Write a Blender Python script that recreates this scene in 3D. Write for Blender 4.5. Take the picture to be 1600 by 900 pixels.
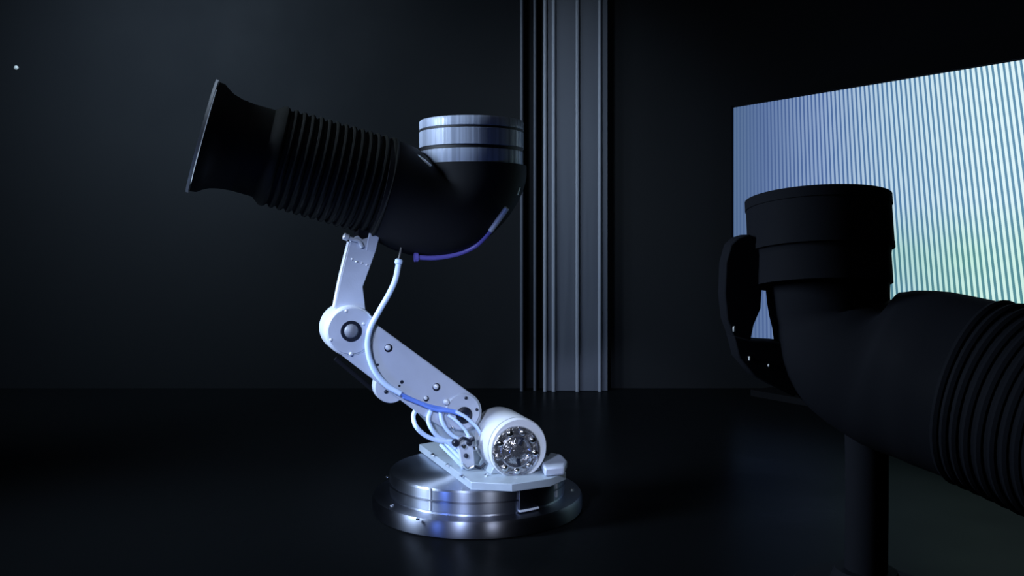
import bpy, math, random
from mathutils import Vector, Matrix
random.seed(4)
for o in list(bpy.data.objects): bpy.data.objects.remove(o)
SC = bpy.context.scene
COL = SC.collection
F = 1400.0; HOR = 380.0; CAMZ = 0.495

# ---------------- camera, world, lights, exposure ----------------
cd = bpy.data.cameras.new('camera'); cam = bpy.data.objects.new('camera', cd); COL.objects.link(cam)
cam.location = (0, 0, CAMZ); cam.rotation_euler = (math.pi/2, 0, 0)
cd.sensor_width = 36; cd.lens = 36*F/1600; cd.shift_y = -(450-HOR)/1600; cd.clip_start = .02
SC.camera = cam
w = bpy.data.worlds.new('world'); SC.world = w; w.use_nodes = True
w.node_tree.nodes['Background'].inputs[0].default_value = (.35, .45, .6, 1)
w.node_tree.nodes['Background'].inputs[1].default_value = .0015
SC.view_settings.view_transform = 'Standard'; SC.view_settings.look = 'None'
SC.view_settings.exposure = 0; SC.view_settings.gamma = 1

def area(name, loc, target, sx, sy, power, col, spread=180):
    l = bpy.data.lights.new(name, 'AREA'); l.shape = 'RECTANGLE'; l.size = sx; l.size_y = sy
    l.energy = power; l.color = col; l.spread = math.radians(spread)
    o = bpy.data.objects.new(name, l); COL.objects.link(o); o.location = loc
    o.rotation_euler = (Vector(target)-Vector(loc)).to_track_quat('-Z', 'Y').to_euler()
    return o
area('key_light', (-1.42, 1.22, 1.0), (-.1, 1.68, .38), .34, .8, 11.5, (.62, .78, 1.0), 80)
area('low_blue_light', (-.75, .75, .12), (-.12, 1.6, .25), .12, .12, .4, (.16, .3, 1.0), 70)
area('wall_wash_light', (-1.3, 1.9, 1.7), (-1.05, 3.0, .85), .3, .3, 12, (.55, .74, .95), 95)
area('column_light', (-.55, 1.3, 1.9), (.2, 3.0, .75), .2, .3, 1.2, (.66, .82, 1.0), 36)
area('ceiling_fill_light', (0, .5, 2.9), (0, .5, 0), 5, 4, 5, (.75, .85, 1.0))  # added soft fill that lifts the dark tones, unseen source
sl = bpy.data.lights.new('front_spot', 'SPOT'); sl.energy = 92; sl.color = (.58, .70, 1.0); sl.spot_size = math.radians(24); sl.spot_blend = .5; sl.shadow_soft_size = .06
so = bpy.data.objects.new('front_spot', sl); COL.objects.link(so); so.location = (-.5, .15, .85)
so.rotation_euler = (Vector((-.12, 1.65, .19))-so.location).to_track_quat('-Z', 'Y').to_euler()

s2 = bpy.data.lights.new('base_spot', 'SPOT'); s2.energy = 22; s2.color = (.8, .86, 1.0); s2.spot_size = math.radians(16); s2.spot_blend = .6; s2.shadow_soft_size = .14
so2 = bpy.data.objects.new('base_spot', s2); COL.objects.link(so2); so2.location = (.45, 0, .5)
so2.rotation_euler = (Vector((-.05, 1.6, .09))-so2.location).to_track_quat('-Z', 'Y').to_euler()

# ---------------- materials ----------------
def mat(name, col, rough=.5, metal=0, emis=None, es=0, spec=.5, noise=0, nscale=20, bump=0, bscale=80, coat=0, stretch=None, aniso=0):
    m = bpy.data.materials.new(name); m.use_nodes = True
    nt = m.node_tree; b = nt.nodes['Principled BSDF']
    b.inputs['Base Color'].default_value = (*col, 1); b.inputs['Roughness'].default_value = rough
    b.inputs['Metallic'].default_value = metal; b.inputs['Specular IOR Level'].default_value = spec
    b.inputs['Coat Weight'].default_value = coat; b.inputs['Coat Roughness'].default_value = .08
    if emis: b.inputs['Emission Color'].default_value = (*emis, 1); b.inputs['Emission Strength'].default_value = es
    if aniso:
        b.inputs['Anisotropic'].default_value = aniso; b.inputs['Anisotropic Rotation'].default_value = .25
        tg = nt.nodes.new('ShaderNodeTangent'); tg.direction_type = 'RADIAL'; tg.axis = 'Z'
        nt.links.new(tg.outputs[0], b.inputs['Tangent'])
    tc = nt.nodes.new('ShaderNodeTexCoord'); src = tc.outputs['Object']
    if stretch:
        mp = nt.nodes.new('ShaderNodeMapping'); mp.inputs['Scale'].default_value = stretch
        nt.links.new(src, mp.inputs[0]); src = mp.outputs[0]
    if noise:
        n = nt.nodes.new('ShaderNodeTexNoise'); n.inputs['Scale'].default_value = nscale; n.inputs['Detail'].default_value = 4
        nt.links.new(src, n.inputs['Vector'])
        r = nt.nodes.new('ShaderNodeMapRange'); r.inputs[1].default_value = .3; r.inputs[2].default_value = .7
        r.inputs[3].default_value = max(.02, rough-noise); r.inputs[4].default_value = rough+noise
        nt.links.new(n.outputs[0], r.inputs[0]); nt.links.new(r.outputs[0], b.inputs['Roughness'])
        mx = nt.nodes.new('ShaderNodeMix'); mx.data_type = 'RGBA'
        mx.inputs[6].default_value = (*[c*(1-noise) for c in col], 1); mx.inputs[7].default_value = (*[min(1, c*(1+noise)) for c in col], 1)
        nt.links.new(n.outputs[0], mx.inputs[0]); nt.links.new(mx.outputs[2], b.inputs['Base Color'])
    if bump:
        n2 = nt.nodes.new('ShaderNodeTexNoise'); n2.inputs['Scale'].default_value = bscale; n2.inputs['Detail'].default_value = 3
        nt.links.new(src, n2.inputs['Vector'])
        bp = nt.nodes.new('ShaderNodeBump'); bp.inputs['Strength'].default_value = bump; bp.inputs['Distance'].default_value = .002
        nt.links.new(n2.outputs[0], bp.inputs['Height']); nt.links.new(bp.outputs[0], b.inputs['Normal'])
    return m
M = dict(
    floor=mat('black_gloss_floor', (.004, .0045, .005), .3, noise=.06, nscale=3, spec=.006),
    wall=mat('dark_wall', (.0085, .0092, .0105), .8, noise=.12, nscale=2.2, spec=.1),
    column=mat('brushed_column', (.055, .061, .078), .55, .1, noise=.1, nscale=6, stretch=(8, 8, .4)),
    fin=mat('column_fin_metal', (.18, .19, .22), .5, .1, noise=.1, nscale=6, stretch=(8, 8, .4)),
    alu=mat('satin_aluminium', (.5, .54, .63), .42, .2, noise=.08, nscale=30, bump=.05, bscale=300),
    alu2=mat('bright_aluminium', (.72, .76, .82), .36, .3, noise=.06, nscale=40),
    disc=mat('turned_steel', (.36, .39, .47), .38, 1, noise=.05, nscale=12, aniso=.9),
    flange=mat('dark_turned_steel', (.15, .16, .2), .38, 1, noise=.05, nscale=12, aniso=.9),
    plate=mat('milled_plate', (.38, .44, .5), .42, .25, noise=.08, nscale=30),
    white=mat('white_plastic', (.6, .61, .63), .42, 0, noise=.03, nscale=20),
    chrome=mat('chrome', (.5, .5, .53), .2, .9, noise=.15, nscale=60, bump=.8, bscale=130),
    steel=mat('bolt_steel', (.8, .82, .85), .18, 1),
    dark=mat('dark_joint', (.012, .016, .03), .35, .3, noise=.1),
    rubber=mat('black_rubber', (.013, .0135, .012), .6, 0, noise=.1, nscale=60, spec=.14),
    duct=mat('black_duct', (.015, .015, .016), .62, 0, noise=.06, nscale=15, spec=.12),
    collar=mat('satin_collar', (.36, .40, .5), .34, .1, noise=.42, nscale=42, bump=.5, bscale=22, stretch=(3, 3, .02)),
    groove=mat('groove_black', (.004, .004, .006), .6),
    rim=mat('polished_rim', (.6, .62, .66), .25, .9),
    cable=mat('white_cable', (.60, .75, 1.0), .4, 0, noise=.02, spec=.5),
    bluecable=mat('blue_cable', (.14, .26, .75), .4, 0, noise=.1),
    violet=mat('violet_tube', (.13, .11, .42), .4, 0, noise=.1),
    wire=mat('grey_wire', (.35, .34, .32), .4, .6),
    speck=mat('pale_speck', (.8, .8, .75), .4, .2),
    frame=mat('screen_frame', (.004, .004, .005), .7, spec=.1),
    black=mat('black_paint', (.008, .0085, .011), .75, noise=.1, nscale=10, spec=.04),
    boltw=mat('bright_bolt', (.85, .88, .92), .25, .3),  # near-white, puts the bolts' highlights into the base colour
)
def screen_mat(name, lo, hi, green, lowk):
    """backlit panel emission colour: grows brighter along the panel, green tint low down"""
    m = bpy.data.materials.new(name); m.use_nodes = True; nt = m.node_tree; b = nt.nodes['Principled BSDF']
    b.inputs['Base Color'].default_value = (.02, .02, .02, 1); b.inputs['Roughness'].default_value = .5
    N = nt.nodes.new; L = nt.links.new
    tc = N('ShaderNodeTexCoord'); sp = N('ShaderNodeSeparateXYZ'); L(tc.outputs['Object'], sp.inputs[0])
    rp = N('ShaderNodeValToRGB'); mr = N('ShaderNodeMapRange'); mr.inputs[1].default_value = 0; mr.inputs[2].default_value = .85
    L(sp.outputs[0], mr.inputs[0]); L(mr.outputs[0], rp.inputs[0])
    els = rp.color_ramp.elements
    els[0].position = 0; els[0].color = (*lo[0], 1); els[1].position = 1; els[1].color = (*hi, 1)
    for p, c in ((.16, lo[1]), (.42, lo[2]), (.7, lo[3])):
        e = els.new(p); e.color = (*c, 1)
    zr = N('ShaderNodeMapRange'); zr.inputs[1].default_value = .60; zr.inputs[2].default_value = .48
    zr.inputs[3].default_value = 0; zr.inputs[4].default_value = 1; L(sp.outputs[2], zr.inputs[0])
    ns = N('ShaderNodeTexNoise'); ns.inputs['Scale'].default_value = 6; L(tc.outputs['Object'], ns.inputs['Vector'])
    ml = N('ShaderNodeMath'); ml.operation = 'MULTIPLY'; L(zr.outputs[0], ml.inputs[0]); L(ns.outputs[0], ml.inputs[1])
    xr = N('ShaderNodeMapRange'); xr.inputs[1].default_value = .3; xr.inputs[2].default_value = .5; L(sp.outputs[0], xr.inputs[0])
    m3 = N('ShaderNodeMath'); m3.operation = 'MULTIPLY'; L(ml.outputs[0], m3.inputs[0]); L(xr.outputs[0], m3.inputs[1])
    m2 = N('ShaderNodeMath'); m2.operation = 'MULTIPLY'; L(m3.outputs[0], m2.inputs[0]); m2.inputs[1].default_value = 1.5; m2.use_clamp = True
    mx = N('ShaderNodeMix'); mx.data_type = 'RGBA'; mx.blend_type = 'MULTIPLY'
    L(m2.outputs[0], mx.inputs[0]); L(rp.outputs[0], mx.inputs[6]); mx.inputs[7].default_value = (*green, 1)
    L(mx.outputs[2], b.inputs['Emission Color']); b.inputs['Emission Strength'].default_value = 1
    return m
def lin(*c): return tuple(((v/255+.055)/1.055)**2.4 if v > 10 else v/255/12.92 for v in c)
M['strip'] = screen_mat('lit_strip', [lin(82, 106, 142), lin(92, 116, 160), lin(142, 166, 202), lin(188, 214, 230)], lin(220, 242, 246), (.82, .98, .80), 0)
M['gap'] = screen_mat('lit_gap', [lin(70, 95, 134), lin(70, 94, 142), lin(68, 98, 152), lin(74, 118, 160)], lin(84, 134, 164), (.75, 1.0, .62), 0)

# ---------------- mesh helpers ----------------
def obj(name, V, Fs, m, parent=None, smooth=35, bevel=0, **props):
    me = bpy.data.meshes.new(name); me.from_pydata([tuple(v) for v in V], [], Fs); me.update()
    import bmesh
    bm = bmesh.new(); bm.from_mesh(me); bmesh.ops.recalc_face_normals(bm, faces=bm.faces); bm.to_mesh(me); bm.free()
    if smooth:
        me.shade_smooth(); me.set_sharp_from_angle(angle=math.radians(smooth))
    me.materials.append(m)
    o = bpy.data.objects.new(name, me); COL.objects.link(o)
    if parent: o.parent = parent; o.matrix_parent_inverse = parent_inv(parent)
    if bevel:
        md = o.modifiers.new('bevel', 'BEVEL'); md.width = bevel; md.segments = 2; md.limit_method = 'ANGLE'; md.angle_limit = math.radians(40)
    for k, v in props.items(): o[k] = v
    return o
def world_mat(o):
    m = Matrix.LocRotScale(o.location, o.rotation_euler, None)
    return (world_mat(o.parent) @ o.matrix_parent_inverse @ m) if o.parent else m
def parent_inv(p): return world_mat(p).inverted()
def thing(name, label, cat, loc, group=None, kind=None):
    o = bpy.data.objects.new(name, None); COL.objects.link(o); o.location = loc; o.empty_display_size = .05
    o['label'] = label; o['category'] = cat
    if group: o['group'] = group
    if kind: o['kind'] = kind
    return o
def join(*parts):
    V, Fs = [], []
    for v, f in parts:
        k = len(V); V += list(v); Fs += [tuple(i+k for i in q) for q in f]
    return V, Fs
def box(c, ax, ay, az, hx, hy, hz):
    c = Vector(c); V = [c + ax*hx*i + ay*hy*j + az*hz*k for i in (-1, 1) for j in (-1, 1) for k in (-1, 1)]
    return V, [(0, 1, 3, 2), (4, 6, 7, 5), (0, 4, 5, 1), (2, 3, 7, 6), (0, 2, 6, 4), (1, 5, 7, 3)]
X, Y, Z = Vector((1, 0, 0)), Vector((0, 1, 0)), Vector((0, 0, 1))
def abox(x0, x1, y0, y1, z0, z1):
    return box(((x0+x1)/2, (y0+y1)/2, (z0+z1)/2), X, Y, Z, (x1-x0)/2, (y1-y0)/2, (z1-z0)/2)
def perp(a):
    a = a.normalized(); t = Z if abs(a.z) < .9 else X
    e1 = a.cross(t).normalized(); return e1, a.cross(e1).normalized()
def lathe(c, axis, prof, n=48):
    """prof: list of (radius, distance along axis); closed at both ends by centre points when radius is not 0"""
    a = axis.normalized(); e1, e2 = perp(a); c = Vector(c); V, Fs = [], []
    for r, h in prof:
        for i in range(n):
            t = 2*math.pi*i/n; V.append(c + a*h + (e1*math.cos(t)+e2*math.sin(t))*r)
    for k in range(len(prof)-1):
        for i in range(n):
            j = (i+1) % n; Fs.append((k*n+i, k*n+j, (k+1)*n+j, (k+1)*n+i))
    Fs.append(tuple(range(n))); Fs.append(tuple((len(prof)-1)*n+i for i in range(n)))
    return V, Fs
def ring(c, axis, r0, r1, h0, h1, n=48):
    a = axis.normalized(); e1, e2 = perp(a); c = Vector(c); V, Fs = [], []
    P = [(r0, h0), (r1, h0), (r1, h1), (r0, h1)]
    for r, h in P:
        for i in range(n):
            t = 2*math.pi*i/n; V.append(c + a*h + (e1*math.cos(t)+e2*math.sin(t))*r)
    for k in range(4):
        for i in range(n):
            j = (i+1) % n; q = (k+1) % 4; Fs.append((k*n+i, k*n+j, q*n+j, q*n+i))
    return V, Fs
def torus(c, axis, R, r, n=56, m=10):
    a = axis.normalized(); e1, e2 = perp(a); c = Vector(c); V, Fs = [], []
    for i in range(n):
        t = 2*math.pi*i/n; d = e1*math.cos(t)+e2*math.sin(t)
        for j in range(m):
            s = 2*math.pi*j/m; V.append(c + d*(R+r*math.cos(s)) + a*r*math.sin(s))
    for i in range(n):
        for j in range(m):
            Fs.append((i*m+j, ((i+1) % n)*m+j, ((i+1) % n)*m+(j+1) % m, i*m+(j+1) % m))
    return V, Fs
def prism(pts, back):
    n = len(pts); V = list(pts)+[p+back for p in pts]
    Fs = [tuple(range(n)), tuple(range(2*n-1, n-1, -1))] + [(i, (i+1) % n, n+(i+1) % n, n+i) for i in range(n)]
    return V, Fs
def catmull(P, k=8):
    Q = [P[0]]+list(P)+[P[-1]]; out = []
    for i in range(1, len(Q)-2):
        for s in range(k):
            t = s/k; a, b, c, d = Q[i-1:i+3]
            out.append(.5*((2*b)+(c-a)*t+(2*a-5*b+4*c-d)*t*t+(3*b-a-3*c+d)*t**3))
    out.append(P[-1]); return out
def tube(P, r, n=12, k=8, rf=None):
    P = catmull([Vector(p) for p in P], k) if k else [Vector(p) for p in P]
    V, Fs = [], []; up = None
    for i, p in enumerate(P):
        d = (P[min(i+1, len(P)-1)]-P[max(i-1, 0)]).normalized()
        if up is None: e1, e2 = perp(d)
        else: e1 = (up - d*up.dot(d)).normalized(); e2 = d.cross(e1)
        up = e1; rr = r*(rf(i/(len(P)-1)) if rf else 1)
        for j in range(n):
            t = 2*math.pi*j/n; V.append(p+(e1*math.cos(t)+e2*math.sin(t))*rr)
    for i in range(len(P)-1):
        for j in range(n): Fs.append((i*n+j, i*n+(j+1) % n, (i+1)*n+(j+1) % n, (i+1)*n+j))
    Fs += [tuple(range(n)), tuple((len(P)-1)*n+j for j in range(n))]
    return V, Fs
def loft(S, n=48):
    """S: list of (centre, e1, e2) ellipses"""
    V, Fs = [], []
    for c, e1, e2 in S:
        for i in range(n):
            t = 2*math.pi*i/n; V.append(c+e1*math.cos(t)+e2*math.sin(t))
    for k in range(len(S)-1):
        for i in range(n):
            j = (i+1) % n; Fs.append((k*n+i, k*n+j, (k+1)*n+j, (k+1)*n+i))
    Fs += [tuple(range(n)), tuple((len(S)-1)*n+i for i in range(n))]
    return V, Fs

# ---------------- room ----------------
def struct(name, g, m, **k): return obj(name, *g, m, smooth=0, kind='structure', **k)
WY = 3.06
struct('floor', abox(-3, 3, -2.0, WY, -.05, 0), M['floor'])
struct('wall_back', abox(-3, 3, WY, WY+.1, -.05, 3.0), M['wall'])
struct('wall_left', abox(-3.1, -3, -2.0, WY+.1, -.05, 3.0), M['wall'])
struct('wall_right', abox(3, 3.1, -2.0, WY+.1, -.05, 3.0), M['wall'])
struct('wall_front', abox(-3.1, 3.1, -2.1, -2.0, -.05, 3.0), M['wall'])
struct('ceiling', abox(-3.1, 3.1, -2.1, WY+.1, 3.0, 3.1), M['wall'])

# ---------------- column against the back wall ----------------
CY = 2.99
def cx(px, y=CY): return (px-800)/F*y
col = thing('column', 'tall grey ribbed metal column against the dark back wall', 'column', (cx(880), 3.02, 0))
obj('column_core', *abox(cx(849), cx(949), CY+.022, WY, 0, 3.0), M['column'], col, smooth=0)
for x0, x1, d in ((867, 900, .008), (904, 935, .008), (939, 950, .009), (853, 863, .010)):
    obj('panel', *abox(cx(x0), cx(x1), CY+d, CY+.024, 0, 3.0), M['column'], col, smooth=0, bevel=.002)
for x, wd, d in ((815, 5, 0), (836, 5, .01), (851.5, 6, -.006), (865, 6, -.008), (902, 6, -.008), (937, 6, -.006)):
    g = lathe((cx(x), CY+d+.008, 0), Z, [(wd/2/F*CY, 0), (wd/2/F*CY, 3.0)], 16)
    g = join(g, abox(cx(x-1.2), cx(x+1.2), CY+d+.008, WY, 0, 3.0))
    obj('rib', *g, M['fin' if x > 840 else 'column'], col)

st = obj('wall_speck', *lathe((cx(26, WY), WY, CAMZ-(106-HOR)/F*WY), -Y, [(.0075, 0), (.0075, .003), (.004, .007), (.001, .008)], 16), M['speck'],
         label='tiny pale stud high on the dark back wall, far left', category='speck')  # pale speck on the wall, built as a low round knob

# ---------------- striped lit screen ----------------
sd = Vector((.5547, -.8321, 0)); sn = Vector((-.8321, -.5547, 0))        # along, towards the room
S0 = Vector((cx(1143, 3.0), 3.0, 0)); ZT = CAMZ+(HOR-168)/F*3.0; ZB = CAMZ-(533-HOR)/F*3.0; W = 1.15
scr = thing('screen', 'large glowing pale blue screen with fine vertical light stripes', 'screen', S0)
scr.rotation_euler = (0, 0, math.atan2(sd.y, sd.x))
# built in the screen's own frame: x along, y into the wall, z up
def sobj(name, g, m, parent=scr, **k):
    me = bpy.data.meshes.new(name); me.from_pydata([tuple(v) for v in g[0]], [], g[1]); me.update(); me.materials.append(m)
    o = bpy.data.objects.new(name, me); COL.objects.link(o); o.parent = parent; return o
sobj('backlight', abox(0, W, .010, .016, ZB, ZT), M['gap'])
sobj('housing', join(abox(-.004, W+.01, .017, .06, ZB-.01, ZT+.006), abox(-.004, 0, 0, .02, ZB-.01, ZT+.006),
                     abox(-.004, W+.01, 0, .02, ZB-.01, ZB), abox(W, W+.01, 0, .02, ZB-.01, ZT+.006)), M['frame'])
PITCH = .0150; H = ZT-ZB; zm = ZB+H*.5
def lean(x): return .135*x
n = int(W/PITCH)
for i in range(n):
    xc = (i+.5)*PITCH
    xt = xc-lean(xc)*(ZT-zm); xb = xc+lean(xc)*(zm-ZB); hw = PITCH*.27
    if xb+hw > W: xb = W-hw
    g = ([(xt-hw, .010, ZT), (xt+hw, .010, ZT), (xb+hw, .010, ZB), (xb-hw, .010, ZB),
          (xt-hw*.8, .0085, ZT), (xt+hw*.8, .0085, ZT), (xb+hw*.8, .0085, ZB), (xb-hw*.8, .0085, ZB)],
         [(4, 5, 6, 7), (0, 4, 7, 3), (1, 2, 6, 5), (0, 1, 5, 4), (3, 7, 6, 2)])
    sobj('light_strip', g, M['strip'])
obj('screen_stand', *join(box(S0+sd*.25+Vector((0, 0, ZB/2))-sn*.04, sd, sn, Z, .02, .015, ZB/2), box(S0+sd*.95+Vector((0, 0, ZB/2))-sn*.04, sd, sn, Z, .02, .015, ZB/2),
     box(S0+sd*.6-sn*.04+Vector((0, 0, .01)), sd, sn, Z, .5, .06, .01)), M['frame'], scr, smooth=0)

# ---------------- robotic arm ----------------
A = math.radians(19)
U = Vector((math.cos(A), math.sin(A), 0)); NV = Vector((math.sin(A), -math.cos(A), 0))
D0 = 1.687; C0 = Vector(((746-800)/F*D0, D0, 0))
CAM = Vector((0, 0, CAMZ))
def ray(px, py): return Vector(((px-800)/F, 1, (HOR-py)/F))
def on(px, py, off=0.):                       # a photo point on the arm's own upright plane
    r = ray(px, py); s = (off + (C0-CAM).dot(NV)) / r.dot(NV)
    return CAM + r*s
def flat(px, py, z):                          # a photo point on a level surface
    r = ray(px, py); return CAM + r*((z-CAMZ)/r.z)
def scale(p): return p.y/F                    # metres per pixel at a point
arm = thing('robotic_arm', 'two link robotic arm on a round steel base holding a black bellows duct head', 'robot arm', (C0.x, C0.y, 0))
def part(name, g, m, parent=arm, **k): return obj(name, *g, m, parent, **k)

# base
c = Vector((C0.x, C0.y, 0))
part('base_flange', lathe(c, Z, [(.190, 0), (.1955, .002), (.1965, .005), (.1965, .025), (.1935, .030)], 96), M['flange'])
bd = part('base_disc', lathe(c, Z, [(.163, .030), (.1625, .033), (.164, .036), (.164, .070), (.1615, .073)], 96), M['disc'])
part('rim_ring', ring(c, Z, .1645, .1665, .052, .0545, 96), M['flange'], bd)
for px, py in ((605, 746), (612, 790), (653, 812), (893, 765)):
    p = flat(px, py, .030); part('bolt', lathe(p, Z, [(.0035, 0), (.0035, .002), (.002, .003)], 12), M['steel'])
for k, (px, z0, z1) in enumerate(((672, .036, .074), (815, .036, .072), (872, .04, .072))):
    th = math.asin(((px-800)/F*1.54 - c.x)/.164) ; d = Vector((math.sin(th), -math.cos(th), 0)); t = Vector((d.y, -d.x, 0))
    part('edge_glint', box(c+d*.1645+Z*(z0+z1)/2, t, d, Z, .0016, .0016, (z1-z0)/2), M['alu2'], bd)  # bright strips stand in for reflections on the disc side
def arcband(a0, a1, r0, r1, z0, z1, k=16):
    P = []; 
    for i in range(k+1):
        t = a0+(a1-a0)*i/k; P.append(c+Vector((math.sin(t)*r1, -math.cos(t)*r1, z0)))
    for i in range(k+1):
        t = a1+(a0-a1)*i/k; P.append(c+Vector((math.sin(t)*r0, -math.cos(t)*r0, z0)))
    return prism(P, Z*(z1-z0))
part('side_cover', arcband(.48, .98, .160, .1685, .036, .071), M['flange'], bd, bevel=.0008)
part('cover_glint', arcband(.48, .72, .160, .1705, .033, .0365), M['alu2'], bd, bevel=.0006)  # bright arc stands in for the highlight along the cover's edge
ZP = .087
pl = [flat(655, 694, ZP), flat(736, 753, ZP), flat(800, 756, ZP), flat(860, 748, ZP), flat(884, 738, ZP), flat(872, 716, ZP), flat(800, 696, ZP), flat(715, 684, ZP)]
mp_ = part('mounting_plate', prism(pl, -Z*.0138), M['plate'], bevel=.0012)
for px, py in ((722, 745), (676, 712), (700, 728), (760, 744)):
    part('bolt', lathe(flat(px, py, ZP), Z, [(.004, 0), (.004, .003), (.0025, .004)], 12), M['steel'], mp_)
Zb = .103
part('clamp_block', prism([flat(846, 722, Zb), flat(851, 731, Zb), flat(882, 729, Zb), flat(886, 719, Zb), flat(878, 710, Zb), flat(860, 706, Zb)], -Z*.0155), M['alu'], bevel=.0035)

# motor
mf = on(811, 701, .125); rm = 47.5*scale(mf)
mo = part('motor_housing', lathe(mf, NV, [(rm*.92, -.128), (rm*.98, -.124), (rm, -.112), (rm, -.006), (rm*.985, -.002), (rm*.95, 0)], 64), M['white'])
part('housing_seam', ring(mf, NV, rm*.99, rm*1.004, -.012, -.0105, 64), M['dark'], mo)
hc = mf + on(806, 705, .125) - on(811, 701, .125); rh = 39.5*scale(mf)
hub = part('motor_hub', lathe(hc, NV, [(rh, -.002), (rh, .002), (rh*.97, .004), (rh*.9, .0045), (rh*.87, .002), (rh*.66, .002), (rh*.64, .006), (rh*.6, .0065), (rh*.56, .003), (rh*.5, .001), (rh*.3, .003), (rh*.27, .007), (rh*.1, .008)], 64), M['chrome'], mo)
e1, e2 = perp(NV)
for i in range(9):
    t = 2*math.pi*i/9+.2; p = hc+(e1*math.cos(t)+e2*math.sin(t))*rh*.78
    part('hub_bolt', lathe(p, NV, [(rh*.12, .001), (rh*.12, .006), (rh*.08, .0072), (rh*.03, .0072)], 12), M['steel'] if i % 3 else M['chrome'], mo)
for i in range(5):
    t = 2*math.pi*i/5+.5; d = e1*math.cos(t)+e2*math.sin(t)
    part('hub_spoke', box(hc+d*rh*.43+NV*.004, d, d.cross(NV), NV, rh*.16, rh*.06, .002), M['dark'] if i % 2 else M['chrome'], mo, bevel=.0004)
q = mf - NV*.055; part('motor_cradle', prism([q+U*(-rm*.75)-Z*(rm*.55)+NV*.04, q+U*(rm*.75)-Z*(rm*.55)+NV*.04, q+U*(rm*.9)+NV*.04-Z*(q.z-ZP-.0003), q-U*(rm*.9)+NV*.04-Z*(q.z-ZP-.0003)], -NV*.075), M['plate'], bevel=.001)

# base bracket, lower link
def px_poly(P, off): return [on(a, b, off) for a, b in P]
br = part('base_bracket', prism(px_poly([(650, 640), (690, 612), (750, 640), (758, 700), (752, 736), (726, 730), (697, 690)], .030), -NV*.055), M['plate'], bevel=.001)
def arc(cx_, cy_, r, a0, a1, k=18): return [(cx_+r*math.cos(math.radians(a0+(a1-a0)*i/k)), cy_+r*math.sin(math.radians(a0+(a1-a0)*i/k))) for i in range(k+1)]
# screen-angle convention: 0 = right, 90 = down
low = arc(548, 517, 39, 126, 270, 24) + [(566, 488), (590, 508)] + arc(722, 643, 31, -54, 75, 16) + [(690, 668), (652, 645), (600, 606)]
ll = part('lower_link', prism(px_poly(low, .040), -NV*.018), M['alu'], bevel=.0018)
part('rear_plate', prism(px_poly(low, -.024), -NV*.016), M['alu'], ll, bevel=.0015)
part('spacer', lathe(on(640, 585, .03), -NV, [(.016, 0), (.016, .06)], 24), M['dark'], ll)
j1 = on(548, 517, .040); r1 = 39*scale(j1)
dr = part('joint_drum', lathe(j1, -NV, [(r1*.93, -.0025), (r1*.985, -.0015), (r1*1.02, .002), (r1*1.02, .082), (r1*.97, .085)], 64), M['alu2'])
part('joint_face', lathe(j1, NV, [(r1*.93, 0), (r1*.93, .0035), (r1*.90, .0045), (r1*.40, .0045)], 64), M['alu'], dr)
part('joint_socket', ring(j1, NV, r1*.26, r1*.42, .003, .0062, 40), M['dark'], dr)
part('joint_pin', lathe(j1, NV, [(r1*.30, .002), (r1*.29, .006), (r1*.22, .010), (r1*.12, .012), (r1*.03, .0125)], 32), M['fin'], dr)
def bolt(px, py, r, parent, off=.0405, m='boltw'):
    p = on(px, py, off); r *= scale(p)
    part('bolt', lathe(p, NV, [(r, 0), (r, r*.5), (r*.7, r*.95), (r*.25, r*1.1)], 14), M[m], parent)
for px, py, r in ((517, 531, 2.4), (548, 553, 3), (568, 506, 2.6), (541, 486, 2.4)): bolt(px, py, r, dr, .0445)
for px, py, r in ((606, 543, 4.4), (681, 604, 4.2), (665, 622, 3)):
    p = on(px+1, py+1, .0402); part('washer', lathe(p, NV, [(r*1.5*scale(p), 0), (r*1.45*scale(p), .0007)], 20), M['dark'], ll)
    bolt(px, py, r, ll, .041)
for px, py, r in ((590, 570, 2.2), (628, 597, 3), (624, 603, 2)):
    p = on(px, py, .0402); part('screw_hole', lathe(p, NV, [(r*scale(p), 0), (r*.9*scale(p), .0005)], 14), M['dark'], ll)
p = on(722, 643, .040); r2 = 29*scale(p)
lb = part('lower_boss', lathe(p, NV, [(r2, 0), (r2, .003), (r2*.93, .005), (r2*.5, .005)], 48), M['alu'], ll)
part('boss_hub', lathe(on(724, 648, .040), NV, [(r2*.46, .0), (r2*.45, .0065), (r2*.3, .008), (r2*.2, .006)], 32), M['dark'], ll)
for px, py, r, m in ((728, 622, 2.6, 'dark'), (745, 640, 2.4, 'dark'), (697, 628, 5, 'alu2'), (707, 668, 2.5, 'steel')): bolt(px, py, r, ll, .0452, m)
p = on(611, 604, .020); part('cable_lug', lathe(p, -NV, [(25*scale(p), -.002), (26*scale(p), .001), (26*scale(p), .026)], 40), M['alu'], ll)
bolt(603, 612, 3.2, ll, .0225, 'dark')
part('rear_strut', tube([on(524, 560, -.05), on(560, 590, -.05), on(598, 622, -.05)], .0045, 10, 2), M['black'])

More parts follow.
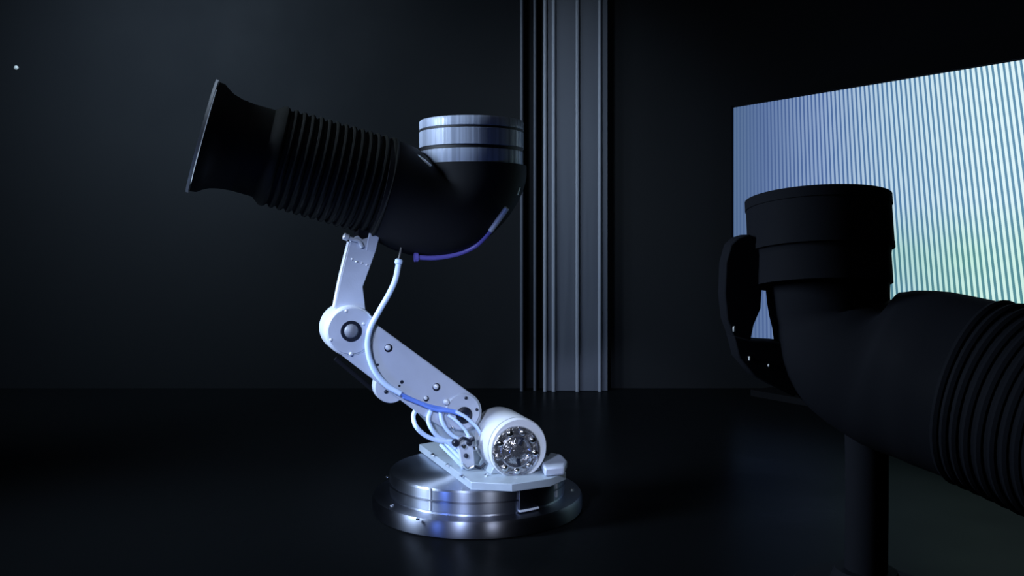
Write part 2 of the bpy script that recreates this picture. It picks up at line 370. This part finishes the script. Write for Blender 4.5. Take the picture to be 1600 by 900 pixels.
# upper link
up = [(524, 500), (523, 478), (534, 428), (548, 374), (560, 368), (566, 374), (594, 366), (588, 390), (567, 448), (571, 484), (572, 502)]
ul = part('upper_link', prism(px_poly(up, .030), -NV*.012), M['alu'], bevel=.0012)
up2 = [(524, 500), (523, 478), (534, 428), (546, 380), (594, 360), (588, 390), (567, 448), (571, 484), (572, 502)]
part('rear_plate', prism(px_poly(up2, -.020), -NV*.016), M['alu'], ul, bevel=.0012)
part('link_edge', tube([on(523, 480, .0255), on(533, 430, .0255), on(546, 378, .0255)], .0045, 10, 3), M['alu2'], ul)
part('web', prism(px_poly([(527, 484), (538, 430), (550, 384), (560, 386), (545, 440), (540, 490)], .02), -NV*.045), M['alu'], ul)
for px, py in ((550, 405), (557, 409), (565, 411), (573, 414)): bolt(px, py, 1.9, ul, .0305)
cb = part('clamp_bolt', join(tube([on(540, 370, .036), on(551, 374, .036), on(561, 377, .036), on(566, 386, .034)], .0035, 10, 4), lathe(on(541, 370.5, .036), on(530, 366, .036)-on(541, 370.5, .036), [(.0062, -.004), (.0062, .004), (.004, .006)], 14)), M['alu2'])
part('head_bracket', prism(px_poly([(556, 384), (562, 345), (604, 345), (596, 366), (588, 388)], .026), -NV*.05), M['black'], bevel=.001)
part('head_bracket', prism(px_poly([(572, 392), (577, 364), (593, 368), (587, 392)], .031), -NV*.004), M['alu'], bevel=.0006)

# duct head: mouth, bellows, elbow, collar
a0, a1 = on(417, 241), on(594, 291); ax = (a1-a0).normalized()
def axp(t): return a0.lerp(a1, (t-97)/183.)      # t = photo distance from the flange
def rr(t, r): return r*axp(t).y/F
def revolve(prof): 
    base = axp(0); return lathe(base, ax, [(rr(t, r), (axp(t)-base).dot(ax)) for t, r in prof], 72)
mouth = part('mouth_bell', revolve([(80, 72), (70, 70), (88, 70), (60, 70), (42, 72), (28, 76), (18, 82), (12, 87), (3, 88.5)][3:] ), M['duct'])
part('bell_sleeve', revolve([(58, 70), (92, 70), (97, 74), (104, 79.5), (110, 80)]), M['rubber'], mouth)
base = axp(0)
part('mouth_rim_glint', ring(base, ax, rr(0, 76), rr(0, 91), -.003, .0014, 96), M['boltw'], mouth)  # bright ring puts the highlight on the mouth's edge into the colour
bel = part('bellows', revolve([(104, 75), (285, 74)]), M['rubber'])
for i in range(14):
    t = 110+i*13.1; part('bellows_ring', torus(axp(t), ax, rr(t, 74.6), .0052, 64, 10), M['rubber'], bel)
sec = [((604, 216), (573, 367)), ((626, 222), (590, 378)), ((648, 232), (622, 393)), ((664, 246), (662, 402)), ((670, 256), (708, 398)),
       ((669, 264), (748, 380)), ((664, 267), (782, 350)), ((659, 266), (806, 315)), ((656, 262), (817, 285)), ((655.5, 257), (818, 262))]
I = catmull([on(*a) for a, b in sec], 4); O = catmull([on(*b) for a, b in sec], 4)
RC = 81.5*C0.y/F
S = []
for k, (i_, o_) in enumerate(zip(I, O)):
    S.append(((i_+o_)/2, (o_-i_)/2, NV*min(RC, .96*RC+.04*RC*k/len(I))))
elb = part('elbow_duct', loft(S, 64), M['duct'])
part('elbow_band', torus(S[2][0], ax, S[2][1].length*1.0, .0035, 64, 8), M['rubber'], elb)
cc = on(737, 262); R = 81.5*scale(cc)
def zc(py): return (262-py)*scale(cc)
colr = part('collar', lathe(cc, Z, [(R*.97, zc(264)), (R*.985, zc(262)), (R*.985, zc(239)), (R*.96, zc(238)), (R*.96, zc(234)), (R, zc(233)), (R, zc(209)), (R*.985, zc(208)), (R*.985, zc(205.5)), (R*1.0, zc(204.5)), (R*1.0, zc(193)), (R*.985, zc(191)), (R*.93, zc(190.5)), (R*.92, zc(205)), (R*.9, zc(240))], 96), M['collar'])
part('collar_groove', ring(cc, Z, R*.93, R*.978, zc(239.2), zc(232.8), 96), M['groove'], colr)
part('collar_groove', ring(cc, Z, R*.95, R*.994, zc(208.2), zc(205.2), 96), M['groove'], colr)
part('lever_tab', tube([on(644, 243, .05), on(652, 246, .055), on(662, 254, .06), on(671, 262, .062)], .0065, 12, 4, rf=lambda t: .7+.3*t), M['boltw'])
part('side_bolt', tube([on(806, 304, .06), on(810, 292, .06)], .0042, 12, 0), M['boltw'])
part('band_bolt', lathe(on(622, 241, .06), (NV), [(.0045, -.004), (.0045, .004), (.003, .006)], 14), M['alu'])

# cables on the arm
def cab(name, P, r, m, off=.05, **k):
    Q = [on(p[0], p[1], p[2] if len(p) > 2 else off) for p in P]
    return part(name, tube(Q, r, 12, 8), M[m], **k)
cab('main_cable', [(623, 411, .045), (618, 436), (608, 459), (592, 487), (579, 512), (574, 536), (578, 562), (589, 585), (606, 603), (626, 615, .052)], .0052, 'cable')
cab('blue_cable', [(624, 614, .052), (645, 624), (668, 633), (690, 638), (712, 643, .058)], .0028, 'bluecable')
cab('blue_cable', [(630, 620, .05), (655, 630), (680, 640, .054), (705, 643, .058), (730, 652, .06)], .0032, 'bluecable')
cab('cable', [(712, 643, .06), (728, 652, .062), (745, 668, .06), (752, 682, .055)], .0032, 'cable')
cab('cable', [(700, 648, .055), (716, 660, .06), (728, 674, .06), (736, 690, .06)], .0028, 'cable')
part('cable_end', lathe(on(623, 409, .045), (on(626, 395, .045)-on(623, 409, .045)), [(.0055, -.005), (.0072, -.003), (.0072, .003), (.005, .005)], 20), M['cable'])
cab('thin_wire', [(622, 408, .045), (625, 396, .04), (627, 384, .03), (626, 372, .02)], .0018, 'wire')
cab('violet_tube', [(650, 402, .03), (680, 403, .03), (715, 397, .03), (745, 383, .04), (768, 359, .06)], .0045, 'violet')
part('tube_clip', lathe(on(650, 402, .03), U, [(.0085, -.003), (.0085, .003)], 16), M['violet'])
cab('lit_tube_end', [(766, 361, .062), (780, 342, .074), (792, 325, .085)], .0052, 'boltw')  # lit stretch of the violet tube, its brightness put into a white colour
# braided loops by the base
cab('cable_loop', [(652, 636, .035), (646, 650, .035), (650, 666), (664, 680), (684, 688), (708, 690), (722, 696)], .0042, 'cable')
cab('cable_loop', [(674, 640, .04), (669, 655, .045), (674, 670), (684, 682), (698, 690), (712, 700)], .0040, 'cable')
cab('cable_loop', [(688, 643, .045), (690, 656, .05), (697, 670), (708, 681), (722, 688)], .0036, 'cable')
for j in range(3):
    cab('base_cable', [(688+8*j, 694-2*j, .04), (702+6*j, 708-3*j, .05), (716+5*j, 722-3*j, .055), (728+5*j, 736-3*j, .05)], .0034, 'cable')
# connector block
cn = part('connector', prism(px_poly([(716, 688), (738, 682), (742, 728), (722, 732)], .07), -NV*.028), M['alu'], bevel=.001)
for px, py, r, m in ((712, 692, 6, 'dark'), (724, 697, 4, 'steel'), (733, 692, 4.5, 'dark'), (741, 700, 4, 'steel'), (728, 712, 3.5, 'dark'), (738, 686, 3.5, 'dark')):
    p = on(px, py, .071); r *= scale(p); part('plug', lathe(p, NV, [(r, -.004), (r, .004), (r*.7, .007), (r*.3, .0072)], 14), M[m], cn)
for P in ([(716, 690), (724, 684), (734, 688), (740, 682)], [(722, 724), (730, 732), (740, 728)], [(742, 728), (750, 731), (758, 724)]):
    part('wire_hook', tube([on(a, b, .078) for a, b in P], .0024, 10, 5), M['dark'] if P[0][0] != 722 else M['steel'], cn)

# ---------------- second duct head, in the dark near the camera ----------------
D2 = 1.24
def at(px, py, y): return Vector(((px-800)/F*y, y, CAMZ+(HOR-py)/F*y))
C2 = at(1281, 400, D2)
duct = thing('duct_head', 'unlit black duct head with round collar, silhouetted against the bright striped screen', 'duct', (C2.x, C2.y, 0))
R2 = 109*D2/F
def z2(py): return CAMZ+(HOR-py)/F*D2
cb2 = Vector((C2.x, C2.y, 0))
def dpart(name, g, m='black', parent=duct, **k): return obj(name, *g, M[m], parent, **k)
TL = Matrix.Rotation(math.radians(-9), 4, 'X'); pv = Vector((C2.x, C2.y, z2(400)))
def tilt(g): return [pv + TL @ (Vector(v)-pv) for v in g[0]], g[1]
c2 = dpart('collar', tilt(lathe(cb2, Z, [(R2*.95, z2(446)), (R2*.95, z2(402)), (R2*.965, z2(392)), (R2, z2(388)), (R2, z2(322)), (R2*1.0, z2(312)), (R2*.985, z2(309)), (R2*.9, z2(308.5)), (R2*.88, z2(330))], 72)))
dpart('collar_ring', tilt(ring(cb2, Z, R2*.98, R2*1.012, z2(325), z2(309.5), 72)), 'black', c2)
dpart('collar_ring', tilt(ring(cb2, Z, R2*.98, R2*1.006, z2(392), z2(384), 72)), 'black', c2)
# elbow running down then right and towards the camera
Pc = [at(1291, 436, D2), at(1297, 490, D2), at(1326, 545, 1.225), at(1385, 575, 1.20), at(1460, 592, 1.16), at(1560, 622, 1.10), at(1680, 665, 1.02), at(1800, 708, .94)]
rad = [.082, .080, .094, .107, .1145, .1155, .1155, .1155]
PP = catmull(Pc, 5); S2 = []
for k, p in enumerate(PP):
    d = (PP[min(k+1, len(PP)-1)]-PP[max(k-1, 0)]).normalized()
    if k == 0: d = -Z
    t = k/5; i0 = min(int(t), len(rad)-2); r = rad[i0]+(rad[i0+1]-rad[i0])*(t-i0)
    side = d.cross(Y).normalized(); fr = side.cross(d).normalized()
    S2.append((p, side*r, fr*r))
dpart('elbow_duct', loft(S2, 56), 'black')
for k in range(24, len(PP), 1):
    p, s_, f_ = S2[k]; dpart('bellows_ring', torus(p, s_.cross(f_), s_.length*.985, .006, 48, 8), 'black')
# side lug on the left, a gap between it and the elbow
lug = [(1170, 366), (1154, 371), (1142, 382), (1134, 410), (1132, 460), (1136, 500), (1146, 526), (1170, 536), (1174, 528), (1178, 508), (1189, 482), (1191, 446), (1196, 430), (1200, 380)]
dpart('side_lug', prism([at(a, b, D2-.02) for a, b in lug], Y*.04), 'black', bevel=.002)
foot = [(1146, 524), (1174, 532), (1215, 534), (1260, 540), (1280, 600), (1240, 620), (1180, 590), (1155, 560)]
dpart('lug_foot', prism([at(a, b, D2-.022) for a, b in foot], Y*.044), 'black', bevel=.002)
for px, py, w_, h_ in ((1147, 514, 3.6, 8), (1171, 560, 2.6, 6.5), (1201, 571, 2.6, 4)):
    p = at(px, py, D2-.024); dpart('bolt', box(p, X, Y, Z, w_/2*D2/F, .002, h_/2*D2/F), 'speck', bevel=.0008)
# its black stand
pb = at(1330, 640, 1.225)
stn = dpart('stand_post', tube([pb, Vector((pb.x+.02, pb.y, .25)), Vector((pb.x+.02, pb.y, .02))], .028, 24, 4))
dpart('stand_base', lathe(Vector((pb.x+.02, pb.y, 0)), Z, [(.095, 0), (.097, .003), (.097, .022), (.094, .025), (.05, .025), (.04, .05)], 64))
